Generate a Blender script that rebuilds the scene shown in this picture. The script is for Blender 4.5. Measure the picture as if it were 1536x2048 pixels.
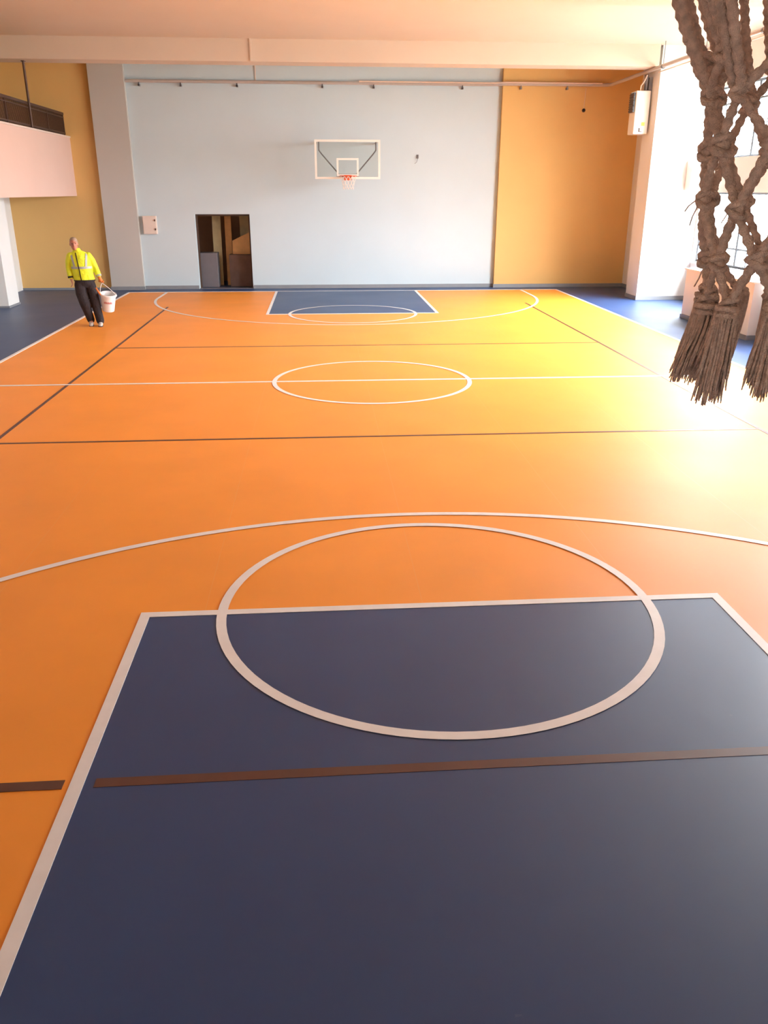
import bpy, bmesh, math, random
from mathutils import Vector, Matrix
random.seed(7)
for o in list(bpy.data.objects): bpy.data.objects.remove(o)
scene = bpy.context.scene
COL = scene.collection

# ------------------------------------------------------------------ camera
YAW, PITCH, ROLL = -0.0757, 0.372, 0.0014
CAM = Vector((-0.7545, -12.361, 2.685))
fw = Vector((-math.sin(YAW)*math.cos(PITCH), math.cos(YAW)*math.cos(PITCH), -math.sin(PITCH)))
rt = Vector((math.cos(YAW), math.sin(YAW), 0)); up = rt.cross(fw)
rt2 = math.cos(ROLL)*rt + math.sin(ROLL)*up; up2 = -math.sin(ROLL)*rt + math.cos(ROLL)*up
cam = bpy.data.cameras.new('camera'); camo = bpy.data.objects.new('camera', cam); COL.objects.link(camo)
camo.matrix_world = Matrix(((rt2.x, up2.x, -fw.x, CAM.x), (rt2.y, up2.y, -fw.y, CAM.y), (rt2.z, up2.z, -fw.z, CAM.z), (0, 0, 0, 1)))
cam.sensor_fit = 'AUTO'; cam.sensor_width = 36.0; cam.lens = 1645.97/2048*36.0
cam.clip_start = 0.05; cam.clip_end = 300
scene.camera = camo

# ------------------------------------------------------------------ world: bright overcast sky
SKY = 100.0
w = bpy.data.worlds.new('overcast_sky'); scene.world = w; w.use_nodes = True
bgn = w.node_tree.nodes['Background']; bgn.inputs[0].default_value = (0.94, 0.98, 1.01, 1); # CIE overcast sky: zenith three times as bright as the horizon
_n = w.node_tree.nodes; _l = w.node_tree.links
_tc = _n.new('ShaderNodeTexCoord'); _sx = _n.new('ShaderNodeSeparateXYZ'); _l.new(_tc.outputs['Generated'], _sx.inputs[0])
_mr = _n.new('ShaderNodeMapRange'); _mr.inputs['To Min'].default_value = SKY/3; _mr.inputs['To Max'].default_value = SKY
_l.new(_sx.outputs['Z'], _mr.inputs['Value']); _l.new(_mr.outputs[0], bgn.inputs[1])

# window openings in the right wall (y0, y1) of each bay; portals guide the daylight through them
WX = 8.94
BAYS = [(3.05, 9.36), (-3.6, 2.15)]
BANDS = [(1.0, 2.66), (3.42, 5.0)]
for (y0, y1) in BAYS:
    for (z0, z1) in BANDS:
        l = bpy.data.lights.new('window_portal', 'AREA'); l.shape = 'RECTANGLE'; l.size = y1-y0; l.size_y = z1-z0
        l.cycles.is_portal = True
        lo = bpy.data.objects.new('window_portal', l); COL.objects.link(lo)
        lo.location = (WX+0.30, (y0+y1)/2, (z0+z1)/2)
        lo.matrix_world = Matrix(((0, 0, 1, WX+0.30), (1, 0, 0, (y0+y1)/2), (0, 1, 0, (z0+z1)/2), (0, 0, 0, 1)))

scene.view_settings.view_transform = 'Standard'; scene.view_settings.look = 'None'
scene.view_settings.exposure = 0.0; scene.view_settings.gamma = 1.0
scene.view_settings.use_curve_mapping = False

# ------------------------------------------------------------------ materials
def srgb(r, g, b):
    f = lambda c: (c/255/12.92) if c/255 <= 0.04045 else ((c/255+0.055)/1.055)**2.4
    return (f(r), f(g), f(b), 1)
def mat(name, col, rough=0.6, metal=0.0, noise=0.0, scale=4.0, bump=0.0, bscale=60.0, spec=0.5, coat=0.0, bdist=0.004):
    m = bpy.data.materials.new(name); m.use_nodes = True; nt = m.node_tree; b = nt.nodes['Principled BSDF']
    b.inputs['Roughness'].default_value = rough; b.inputs['Metallic'].default_value = metal
    b.inputs['Specular IOR Level'].default_value = spec; b.inputs['Coat Weight'].default_value = coat
    b.inputs['Base Color'].default_value = col
    tc = nt.nodes.new('ShaderNodeTexCoord')
    if noise:
        n = nt.nodes.new('ShaderNodeTexNoise'); n.inputs['Scale'].default_value = scale; n.inputs['Detail'].default_value = 5
        nt.links.new(tc.outputs['Object'], n.inputs['Vector'])
        mr = nt.nodes.new('ShaderNodeMapRange'); mr.inputs['To Min'].default_value = 1-noise; mr.inputs['To Max'].default_value = 1+noise
        mr.inputs['From Min'].default_value = 0.3; mr.inputs['From Max'].default_value = 0.7
        nt.links.new(n.outputs['Fac'], mr.inputs['Value'])
        mx = nt.nodes.new('ShaderNodeMix'); mx.data_type = 'RGBA'; mx.blend_type = 'MULTIPLY'; mx.inputs[0].default_value = 1
        mx.inputs[6].default_value = col; nt.links.new(mr.outputs[0], mx.inputs[7]); nt.links.new(mx.outputs[2], b.inputs['Base Color'])
    if bump:
        n2 = nt.nodes.new('ShaderNodeTexNoise'); n2.inputs['Scale'].default_value = bscale; n2.inputs['Detail'].default_value = 4
        nt.links.new(tc.outputs['Object'], n2.inputs['Vector'])
        bp = nt.nodes.new('ShaderNodeBump'); bp.inputs['Strength'].default_value = bump; bp.inputs['Distance'].default_value = bdist
        nt.links.new(n2.outputs['Fac'], bp.inputs['Height']); nt.links.new(bp.outputs['Normal'], b.inputs['Normal'])
    return m
def glass(name, tint, gloss):
    m = bpy.data.materials.new(name); m.use_nodes = True; nt = m.node_tree; nt.nodes.clear()
    out = nt.nodes.new('ShaderNodeOutputMaterial'); tr = nt.nodes.new('ShaderNodeBsdfTransparent'); gl = nt.nodes.new('ShaderNodeBsdfGlossy')
    tr.inputs[0].default_value = tint; gl.inputs['Roughness'].default_value = 0.03
    mx = nt.nodes.new('ShaderNodeMixShader'); mx.inputs[0].default_value = gloss
    nt.links.new(tr.outputs[0], mx.inputs[1]); nt.links.new(gl.outputs[0], mx.inputs[2]); nt.links.new(mx.outputs[0], out.inputs[0])
    return m
def floor_mat(name, col, rough, seams=False):
    """smooth rolled sports coating: slight mottling, scuffs and, in the orange field, thin welded roll seams"""
    m = mat(name, col, rough, noise=0.05, scale=0.9, bump=0.03, bscale=220, spec=0.5)
    nt = m.node_tree; b = nt.nodes['Principled BSDF']; tc = [n for n in nt.nodes if n.bl_idname == 'ShaderNodeTexCoord'][0]
    src = b.inputs['Base Color'].links[0].from_socket
    # pale scuffs
    n = nt.nodes.new('ShaderNodeTexNoise'); n.inputs['Scale'].default_value = 2.6; n.inputs['Detail'].default_value = 9; n.inputs['Roughness'].default_value = 0.72
    mp = nt.nodes.new('ShaderNodeMapping'); mp.inputs['Scale'].default_value = (1.0, 2.2, 1); nt.links.new(tc.outputs['Object'], mp.inputs[0]); nt.links.new(mp.outputs[0], n.inputs['Vector'])
    cr = nt.nodes.new('ShaderNodeMapRange'); cr.inputs['From Min'].default_value = 0.68; cr.inputs['From Max'].default_value = 0.80; cr.inputs['To Max'].default_value = 0.16
    nt.links.new(n.outputs['Fac'], cr.inputs['Value'])
    mx = nt.nodes.new('ShaderNodeMix'); mx.data_type = 'RGBA'; nt.links.new(cr.outputs[0], mx.inputs[0]); nt.links.new(src, mx.inputs[6])
    mx.inputs[7].default_value = (0.62, 0.58, 0.55, 1); src = mx.outputs[2]
    if seams:
        sp = nt.nodes.new('ShaderNodeSeparateXYZ'); nt.links.new(tc.outputs['Object'], sp.inputs[0])
        a = nt.nodes.new('ShaderNodeMath'); a.operation = 'ADD'; a.inputs[1].default_value = 40*1.5 + 0.10; nt.links.new(sp.outputs['X'], a.inputs[0])
        md = nt.nodes.new('ShaderNodeMath'); md.operation = 'MODULO'; md.inputs[1].default_value = 1.5; nt.links.new(a.outputs[0], md.inputs[0])
        lt = nt.nodes.new('ShaderNodeMath'); lt.operation = 'LESS_THAN'; lt.inputs[1].default_value = 0.006; nt.links.new(md.outputs[0], lt.inputs[0])
        ml = nt.nodes.new('ShaderNodeMath'); ml.operation = 'MULTIPLY'; ml.inputs[1].default_value = 0.22; nt.links.new(lt.outputs[0], ml.inputs[0])
        m2 = nt.nodes.new('ShaderNodeMix'); m2.data_type = 'RGBA'; nt.links.new(ml.outputs[0], m2.inputs[0]); nt.links.new(src, m2.inputs[6])
        m2.inputs[7].default_value = (0.85, 0.45, 0.2, 1); src = m2.outputs[2]
    nt.links.new(src, b.inputs['Base Color'])
    # gloss variation
    rn = nt.nodes.new('ShaderNodeTexNoise'); rn.inputs['Scale'].default_value = 0.7; nt.links.new(tc.outputs['Object'], rn.inputs['Vector'])
    rr = nt.nodes.new('ShaderNodeMapRange'); rr.inputs['To Min'].default_value = rough-0.05; rr.inputs['To Max'].default_value = rough+0.07
    nt.links.new(rn.outputs['Fac'], rr.inputs['Value']); nt.links.new(rr.outputs[0], b.inputs['Roughness'])
    return m
M = {}
M['orange'] = floor_mat('orange_floor_coating', srgb(248, 156, 54), 0.49, seams=True)
M['blue'] = floor_mat('blue_floor_coating', srgb(42, 70, 114), 0.42)
M['line_white'] = mat('white_line_paint', srgb(238, 234, 230), 0.45, noise=0.04, scale=6)
M['line_dark'] = mat('dark_line_paint', srgb(92, 58, 46), 0.45, noise=0.06, scale=8)
M['wall_white'] = mat('pale_wall_paint', srgb(200, 214, 220), 0.8, noise=0.015, scale=1.2, bump=0.12, bscale=90, spec=0.25)
M['wall_warm'] = mat('white_wall_paint', srgb(232, 230, 226), 0.8, noise=0.015, scale=1.2, bump=0.12, bscale=90, spec=0.25)
M['wall_pink'] = mat('pale_pink_paint', srgb(224, 192, 178), 0.8, noise=0.015, scale=1.2, bump=0.12, bscale=90, spec=0.25)
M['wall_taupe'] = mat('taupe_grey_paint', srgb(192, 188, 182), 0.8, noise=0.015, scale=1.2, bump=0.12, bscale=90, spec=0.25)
M['wall_yellow'] = mat('ochre_yellow_paint', srgb(226, 184, 118), 0.75, noise=0.02, scale=1.1, bump=0.12, bscale=90, spec=0.25)
M['ceil'] = mat('cream_ceiling_paint', srgb(218, 202, 186), 0.85, noise=0.015, scale=0.8, spec=0.2)
M['base'] = mat('blue_grey_skirting', srgb(138, 140, 144), 0.5, noise=0.04, scale=5)
M['frame_dark'] = mat('grey_window_frame', srgb(86, 94, 104), 0.45, noise=0.03, scale=9)
M['glass'] = glass('window_glass', (0.97, 0.985, 1, 1), 0.05)
M['board'] = glass('acrylic_board', (0.93, 0.95, 0.94, 1), 0.06)
M['white_metal'] = mat('white_painted_metal', srgb(238, 234, 226), 0.4, noise=0.02, scale=9)
M['cream_metal'] = mat('cream_painted_metal', srgb(226, 208, 196), 0.4, noise=0.02, scale=9)
M['steel'] = mat('grey_painted_steel', srgb(120, 118, 120), 0.45, metal=0.3, noise=0.04, scale=12)
M['dark_steel'] = mat('dark_brown_steel', srgb(84, 62, 50), 0.5, metal=0.2, noise=0.05, scale=12)
M['rim'] = mat('orange_rim_paint', srgb(226, 92, 44), 0.4, noise=0.03, scale=12)
M['net_white'] = mat('white_net_cord', srgb(240, 232, 224), 0.8, noise=0.05, scale=40)
M['rope'] = mat('brown_jute_rope', srgb(222, 196, 178), 0.95, noise=0.22, scale=90, bump=0.9, bscale=420, spec=0.1)
M['pipe_wall'] = mat('greyish_pipe_paint', srgb(188, 178, 172), 0.4, noise=0.03, scale=8)
M['pipe'] = mat('pale_pipe_paint', srgb(228, 206, 190), 0.32, noise=0.03, scale=8)
M['black'] = mat('black_rubber', srgb(26, 24, 24), 0.6, noise=0.06, scale=12)
M['sticker'] = mat('yellow_sticker', srgb(240, 214, 90), 0.5, noise=0.03, scale=30)
M['door_wood'] = mat('dark_brown_door_board', srgb(104, 82, 72), 0.45, noise=0.15, scale=5)
M['corridor'] = mat('brown_corridor_paint', srgb(196, 168, 146), 0.8, noise=0.1, scale=2)
M['tan'] = mat('tan_board', srgb(238, 200, 140), 0.6, noise=0.08, scale=6)
M['olive'] = mat('pale_olive_board', srgb(216, 206, 162), 0.6, noise=0.08, scale=6)
M['cab_grey'] = mat('grey_cabinet_metal', srgb(112, 108, 112), 0.4, noise=0.06, scale=4)
M['hivis'] = mat('high_visibility_yellow', srgb(226, 236, 40), 0.65, noise=0.06, scale=12, bump=0.8, bscale=14, bdist=0.03)
M['reflective'] = mat('grey_reflective_tape', srgb(168, 172, 166), 0.4, noise=0.04, scale=30)
M['trouser'] = mat('black_work_trousers', srgb(44, 34, 36), 0.85, noise=0.15, scale=10, bump=0.8, bscale=13, bdist=0.03)
M['skin'] = mat('tanned_skin', srgb(190, 124, 98), 0.55, noise=0.05, scale=20)
M['hair'] = mat('short_grey_hair', srgb(166, 142, 120), 0.9, noise=0.2, scale=90, bump=0.8, bscale=250)
M['eye'] = mat('dark_eye', srgb(40, 30, 28), 0.3, noise=0.02)
M['shoe'] = mat('grey_work_shoe', srgb(196, 186, 176), 0.7, noise=0.08, scale=20)
M['glove'] = mat('orange_glove', srgb(222, 128, 62), 0.7, noise=0.08, scale=30)
M['bucket'] = mat('white_bucket_plastic', srgb(242, 240, 240), 0.35, noise=0.02, scale=10)
M['red'] = mat('red_print', srgb(200, 96, 96), 0.5, noise=0.05, scale=40)
M['tool'] = mat('orange_tool_handle', srgb(226, 120, 50), 0.5, noise=0.05, scale=30)
M['outside'] = mat('grey_outside_paving', srgb(112, 116, 106), 0.9, noise=0.08, scale=0.6)

# ------------------------------------------------------------------ mesh helpers (all coordinates are world metres)
OFF = {}
class MB:
    def __init__(s): s.v = []; s.f = []
    def add(s, vs, fs):
        n = len(s.v); s.v += [Vector(a) for a in vs]; s.f += [tuple(i+n for i in f) for f in fs]; return s
    def box(s, x0, x1, y0, y1, z0, z1):
        return s.add([(x0,y0,z0),(x1,y0,z0),(x1,y1,z0),(x0,y1,z0),(x0,y0,z1),(x1,y0,z1),(x1,y1,z1),(x0,y1,z1)],
                     [(0,3,2,1),(4,5,6,7),(0,1,5,4),(1,2,6,5),(2,3,7,6),(3,0,4,7)])
    def bar(s, a, b, w, h, upv=(0,0,1)):
        a = Vector(a); b = Vector(b); d = (b-a).normalized(); u = Vector(upv)
        if abs(d.dot(u)) > 0.99: u = Vector((1,0,0))
        r = d.cross(u).normalized(); u = r.cross(d)
        vs = [p + r*(w/2*i) + u*(h/2*j) for p in (a, b) for (i, j) in ((-1,-1),(1,-1),(1,1),(-1,1))]
        return s.add(vs, [(0,1,2,3),(7,6,5,4),(0,4,5,1),(1,5,6,2),(2,6,7,3),(3,7,4,0)])
    def tube(s, pts, rad, n=12, cap=True, closed=False, lobes=0, twist=0.0, depth=0.0, phase=0.0):
        pts = [Vector(p) for p in pts]; N = len(pts)
        rads = rad if isinstance(rad, (list, tuple)) else [rad]*N
        base = len(s.v); prev = None; L = 0
        for i, p in enumerate(pts):
            if closed: t = (pts[(i+1) % N]-pts[i-1]).normalized()
            else: t = (pts[min(i+1, N-1)]-pts[max(i-1, 0)]).normalized()
            if i: L += (p-pts[i-1]).length
            if prev is None:
                u = Vector((0,0,1)) if abs(t.z) < 0.9 else Vector((1,0,0))
                u = (u - t*u.dot(t)).normalized()
            else:
                u = (prev - t*prev.dot(t)).normalized()
            prev = u; v = t.cross(u)
            for k in range(n):
                a = 2*math.pi*k/n; r = rads[i]
                if lobes: r *= 1 - depth*(0.5+0.5*math.cos(lobes*(a) + twist*L + phase))
                s.v.append(p + u*(math.cos(a)*r) + v*(math.sin(a)*r))
        for i in range(N if closed else N-1):
            j = (i+1) % N
            for k in range(n):
                k2 = (k+1) % n
                s.f.append((base+i*n+k, base+i*n+k2, base+j*n+k2, base+j*n+k))
        if cap and not closed:
            s.f.append(tuple(base+k for k in range(n))[::-1]); s.f.append(tuple(base+(N-1)*n+k for k in range(n)))
        return s
    def rings(s, rings, n=20, cap=True):
        """loft through rings: (centre, axis_a, axis_b) where the axes are vectors"""
        base = len(s.v)
        for (c, a, b) in rings:
            c = Vector(c); a = Vector(a); b = Vector(b)
            for k in range(n):
                t = 2*math.pi*k/n; s.v.append(c + a*math.cos(t) + b*math.sin(t))
        for i in range(len(rings)-1):
            for k in range(n):
                k2 = (k+1) % n; s.f.append((base+i*n+k, base+i*n+k2, base+(i+1)*n+k2, base+(i+1)*n+k))
        if cap:
            s.f.append(tuple(base+k for k in range(n))[::-1]); s.f.append(tuple(base+(len(rings)-1)*n+k for k in range(n)))
        return s
    def ell(s, c, rx, ry, rz, nu=16, nv=10, R=None):
        base = len(s.v); c = Vector(c)
        def P(v): v = Vector(v); return c + (R @ v if R is not None else v)
        s.v.append(P((0,0,-rz)))
        for i in range(1, nv):
            t = math.pi*i/nv - math.pi/2
            for k in range(nu):
                a = 2*math.pi*k/nu; s.v.append(P((rx*math.cos(t)*math.cos(a), ry*math.cos(t)*math.sin(a), rz*math.sin(t))))
        s.v.append(P((0,0,rz))); last = len(s.v)-1
        for k in range(nu): s.f.append((base, base+1+(k+1) % nu, base+1+k))
        for i in range(nv-2):
            for k in range(nu):
                a = base+1+i*nu; b = a+nu; s.f.append((a+k, a+(k+1) % nu, b+(k+1) % nu, b+k))
        a = base+1+(nv-2)*nu
        for k in range(nu): s.f.append((a+k, a+(k+1) % nu, last))
        return s
    def build(s, name, m, parent=None, smooth=False, bevel=0.0, remesh=0.0, smooth_it=0, angle=None):
        off = OFF.get(parent.name, Vector((0,0,0))) if parent else Vector((0,0,0))
        me = bpy.data.meshes.new(name); me.from_pydata([v-off for v in s.v], [], s.f); me.validate(); me.update()
        if bevel:
            bm = bmesh.new(); bm.from_mesh(me)
            bmesh.ops.bevel(bm, geom=list(bm.edges), offset=bevel, segments=2, affect='EDGES', profile=0.5)
            bm.to_mesh(me); bm.free()
        o = bpy.data.objects.new(name, me); COL.objects.link(o); me.materials.append(m)
        if smooth or angle:
            me.polygons.foreach_set('use_smooth', [True]*len(me.polygons))
            if angle:
                me.set_sharp_from_angle(angle=math.radians(angle))
        if remesh:
            r = o.modifiers.new('remesh', 'REMESH'); r.mode = 'VOXEL'; r.voxel_size = remesh; r.use_smooth_shade = True
        if smooth_it:
            r = o.modifiers.new('smooth', 'SMOOTH'); r.factor = 0.5; r.iterations = smooth_it
        if parent: o.parent = parent
        OFF[o.name] = off
        return o
def empty(name, loc):
    o = bpy.data.objects.new(name, None); COL.objects.link(o); o.location = loc; OFF[o.name] = Vector(loc); o.empty_display_size = 0.1
    return o
def tag(o, label, cat, group=None):
    o['label'] = label; o['category'] = cat
    if group: o['group'] = group
    return o
def struct(o, label=None):
    o['kind'] = 'structure'
    if label: o['label'] = label
    return o
def sbox(name, m, *b, parent=None, bevel=0.0, label=None):
    o = MB().box(*b).build(name, m, parent, bevel=bevel)
    if not parent: struct(o, label)
    return o

# ------------------------------------------------------------------ the hall
YF, YB = 12.83, -12.83          # far and near walls
XL, XR = -9.30, 8.94            # left wall, window wall
ZC = 5.945                      # ceiling
floor = sbox('floor', M['blue'], XL-0.3, XR+0.3, YB-0.3, YF+2.6, -0.2, 0.0, label='blue coated sports hall floor around the orange court')
BX, BY = 6.135, 12.04           # half size of the orange court
MB().box(-BX, BX, -BY, BY, 0.0, 0.002).build('court_field', M['orange'], floor)['label'] = 'orange court field'
KX, FT, LW = 1.992, 7.31, 0.067
for s in (1, -1):
    y0, y1 = sorted((s*FT, s*BY))
    MB().box(-KX, KX, y0, y1, 0.002, 0.004).build('key_area', M['blue'], floor)['label'] = 'blue key area'
def fline(name, x0, x1, y0, y1, m='line_white', z=0.006):
    MB().box(min(x0,x1), max(x0,x1), min(y0,y1), max(y0,y1), 0.002, z).build(name, M[m], floor)
def farc(name, cx, cy, r, a0, a1, n=96, wd=LW, m='line_white', z=0.0065):
    mb = MB(); full = abs(a1-a0) > 6.28; vs = []; fs = []
    cnt = n if full else n+1
    for i in range(cnt):
        a = a0+(a1-a0)*i/n
        for r_ in (r-wd/2, r+wd/2): vs.append((cx+r_*math.cos(a), cy+r_*math.sin(a), z))
    for i in range(n):
        j = (i+1) % cnt; fs.append((2*i, 2*i+1, 2*j+1, 2*j))
    mb.add(vs, fs).build(name, M[m], floor)
h = LW/2
fline('boundary_line', -BX-h, -BX+h, -BY, BY); fline('boundary_line', BX-h, BX+h, -BY, BY)
fline('boundary_line', -BX-h, BX+h, BY-h, BY+h); fline('boundary_line', -BX-h, BX+h, -BY-h, -BY+h)
fline('centre_line', -BX+0.04, BX-0.04, -h, h)
farc('centre_circle', 0, 0, 1.476, 0, 2*math.pi)
RIMY = 10.66; R3 = 5.08
for s in (1, -1):
    fline('key_line', -KX-h, KX+h, s*FT-h, s*FT+h, z=0.007)
    for t in (-1, 1): fline('key_line', t*KX-h, t*KX+h, s*(FT+h), s*BY, z=0.007)
    farc('free_throw_circle', 0, s*FT, 1.476, 0, 2*math.pi, z=0.0075)
    farc('three_point_arc', 0, s*RIMY, R3, 0 if s < 0 else math.pi, math.pi if s < 0 else 2*math.pi)
    for t in (-1, 1): fline('three_point_line', t*R3-h, t*R3+h, s*RIMY, s*BY)
# thinner dark volleyball lines
VX, VE, VA, DW = 4.515, 9.02, 3.06, 0.032
DS = 0.023
fline('volleyball_line', -VX-DS, -VX+DS, -VE, VE-0.25, 'line_dark', 0.005); fline('volleyball_line', VX-DS, VX+DS, -VE, VE, 'line_dark', 0.005)
fline('volleyball_line', -VX, VX, -VA-DS, -VA+DS, 'line_dark', 0.0045); fline('volleyball_line', -VX, VX, VA-DS, VA+DS, 'line_dark', 0.0045)
fline('volleyball_line', -VX, -KX-0.065, -VE-DW, -VE+DW, 'line_dark', 0.005)
fline('volleyball_line', -KX+0.085, KX-0.06, -VE-DW, -VE+DW, 'line_dark', 0.0055)
fline('volleyball_line', KX+0.065, VX, -VE-DW, -VE+DW, 'line_dark', 0.005)

# far wall with the doorway, flanked by a pilaster and ochre walls
DX0, DX1, DZ = -4.26, -2.71, 2.06
wf = struct(MB().box(-5.82, DX0, YF, YF+0.25, 0, ZC).box(DX1, 4.42, YF, YF+0.25, 0, ZC).box(DX0, DX1, YF, YF+0.25, DZ, ZC).build('wall_far', M['wall_white']),
            'pale white far wall behind the basket')
sbox('wall_far_right', M['wall_yellow'], 4.42, XR+0.3, YF-0.14, YF+0.25, 0, ZC, label='ochre yellow far wall beside the pillar')
sbox('wall_far_left', M['wall_yellow'], XL-0.3, -6.75, YF, YF+0.25, 0, ZC, label='ochre yellow far wall under and above the gallery')
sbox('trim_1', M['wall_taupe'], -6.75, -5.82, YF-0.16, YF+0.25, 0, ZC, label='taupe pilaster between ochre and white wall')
sbox('wall_left', M['wall_warm'], XL-0.3, XL, YB-0.3, YF, 0, 2.54, label='white wall under the gallery')
sbox('wall_left_upper', M['wall_yellow'], XL-0.3, XL, YB-0.3, YF, 2.54, ZC, label='ochre wall behind the gallery')
sbox('wall_near', M['wall_warm'], XL-0.3, XR+0.3, YB-0.3, YB, 0, ZC)
sbox('ceiling', M['ceil'], XL-0.3, XR+0.3, YB-0.3, YF+0.3, ZC, ZC+0.25, label='cream ceiling')
# window wall on the right
wr = MB()
ys = [YB] + sum([[b[0], b[1]] for b in sorted(BAYS)], []) + [YF]
for i in range(0, len(ys), 2): wr.box(XR, XR+0.3, ys[i], ys[i+1], 0, ZC)
for (y0, y1) in BAYS:
    wr.box(XR, XR+0.3, y0, y1, 0.55, BANDS[0][0]); wr.box(XR, XR+0.3, y0, y1, BANDS[0][1], BANDS[1][0]); wr.box(XR, XR+0.3, y0, y1, BANDS[1][1], ZC)
struct(wr.build('wall_right', M['wall_warm']), 'white window wall')
wy = MB()
for (y0, y1) in BAYS: wy.box(XR, XR+0.3, y0, y1, 0, 0.55)
struct(wy.build('wall_right_lower', M['wall_yellow']), 'ochre wall band below the windows')
# windows
wn = 0
for (y0, y1) in BAYS:
    for bi, (z0, z1) in enumerate(BANDS):
        nW = 3; ww = (y1-y0)/nW
        for k in range(nW):
            wn += 1; a = y0+k*ww; b = a+ww; fx0, fx1 = XR+0.10, XR+0.16; t = 0.045
            fr = MB().box(fx0, fx1, a, b, z0, z0+t).box(fx0, fx1, a, b, z1-t, z1).box(fx0, fx1, a, a+t, z0+t, z1-t).box(fx0, fx1, b-t, b, z0+t, z1-t)
            wo = struct(fr.build('window_%d' % wn, M['frame_dark']), 'grey framed daylight window')
            zt = z0+0.41 if bi == 0 else z0+1.2
            ym = b-0.52
            MB().box(fx0+0.005, fx1-0.005, a+t, b-t, zt-0.02, zt+0.02).build('transom', M['frame_dark'], wo)
            MB().box(fx0+0.005, fx1-0.005, ym-0.02, ym+0.02, z0+t, zt-0.02).build('mullion', M['frame_dark'], wo)
            for (pa, pb, pc, pd) in ((a+t, ym-0.02, z0+t, zt-0.02), (ym+0.02, b-t, z0+t, zt-0.02), (a+t, b-t, zt+0.02, z1-t)):
                MB().box(fx0+0.027, fx0+0.033, pa, pb, pc, pd).build('pane', M['glass'], wo)
    sbox('window_sill', M['wall_warm'], XR-0.06, XR+0.1, y0, y1, BANDS[0][0]-0.05, BANDS[0][0]).name = 'trim_%d' % (2+wn//6)
# pillars on the window side and beams across
for i, y0 in enumerate((9.43, 2.20, -5.03)):
    sbox('wall_pillar_%d' % (i+1), M['wall_warm'], 7.58, XR, y0, y0+0.80, 0, ZC, label='white pillar standing out from the window wall')
sbox('wall_return', M['wall_warm'], 8.34, XR, 10.23, YF-0.14, 0, ZC, label='white wall return between far pillar and ochre wall')
beams = [(9.37, 10.0), (1.9, 2.63), (-5.0, -4.3)]
for i, (a, b) in enumerate(beams):
    sbox('ceiling_beam_%d' % (i+1), M['ceil'], XL, 7.50 if i == 0 else 7.58, a, b, 5.475, ZC, label='cream downstand beam across the hall')
sbox('ground', M['outside'], XR+0.3, XR+40, -40, 40, -0.3, -0.15, label='grey paving outside the windows')
# skirting
sk = 0.10
sbox('baseboard_far', M['base'], -5.82, DX0-0.02, YF-0.02, YF, 0, sk); sbox('baseboard_far_right', M['base'], DX1+0.02, 4.42, YF-0.02, YF, 0, sk)
sbox('baseboard_right', M['base'], 4.40, 8.32, YF-0.16, YF-0.14, 0, sk); sbox('baseboard_pilaster', M['base'], -6.77, -5.80, YF-0.18, YF-0.16, 0, sk)
sbox('baseboard_left', M['base'], XL, -6.77, YF-0.02, YF, 0, sk*0.6)
sbox('baseboard_window', M['base'], XR-0.02, XR, 3.0, 9.41, 0, sk)
sbox('baseboard_pillar', M['base'], 7.56, XR, 9.41, 9.43, 0, sk); sbox('baseboard_pillar_side', M['base'], 7.56, 7.58, 9.43, 10.23, 0, sk)
sbox('baseboard_corner', M['base'], 8.32, 8.34, 10.23, YF-0.16, 0, sk)

# doorway: recess, frame, dim corridor behind with leaning boards and a cabinet
struct(MB().box(DX0-1.2, DX1+1.2, YF+2.3, YF+2.4, 0, 2.6).box(DX0-1.3, DX0-1.2, YF+0.25, YF+2.4, 0, 2.6).box(DX1+1.2, DX1+1.3, YF+0.25, YF+2.4, 0, 2.6)
       .box(DX0-1.3, DX1+1.3, YF+0.25, YF+2.4, 2.6, 2.7).build('wall_corridor', M['corridor']), 'brown corridor walls behind the doorway')
d1 = struct(MB().box(DX0, DX0+0.05, YF+0.17, YF+0.25, 0, DZ).box(DX1-0.05, DX1, YF+0.17, YF+0.25, 0, DZ).box(DX0+0.05, DX1-0.05, YF+0.17, YF+0.25, DZ-0.05, DZ).build('door_1', M['dark_steel']), 'dark steel door frame in the white wall')
MB().box(DX0, DX1, YF+0.0, YF+0.25, 0, 0.012).build('threshold', M['cab_grey'], d1)
def plank(label, m, x0, x1, ybase, ytop, z1, th=0.04, shear=0.0, z0=0.0):
    vs = [(x0, ybase, z0), (x1, ybase, z0), (x1, ybase+th, z0), (x0, ybase+th, z0), (x0+shear, ytop, z1), (x1+shear, ytop, z1), (x1+shear, ytop+th, z1), (x0+shear, ytop+th, z1)]
    o = MB().add(vs, [(0,3,2,1),(4,5,6,7),(0,1,5,4),(1,2,6,5),(2,3,7,6),(3,0,4,7)]).build('board', M[m]); return tag(o, label, 'board', 'boards leaning behind the doorway')
plank('pale olive board standing behind the dark doorway', 'olive', -3.93, -3.68, YF+1.1, YF+1.3, 2.35)
plank('narrow tan board in the middle of the dark doorway', 'tan', -3.55, -3.36, YF+1.0, YF+1.2, 2.35)
plank('olive board behind the right side of the doorway', 'olive', -3.13, -2.86, YF+1.3, YF+1.5, 2.35)
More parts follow.
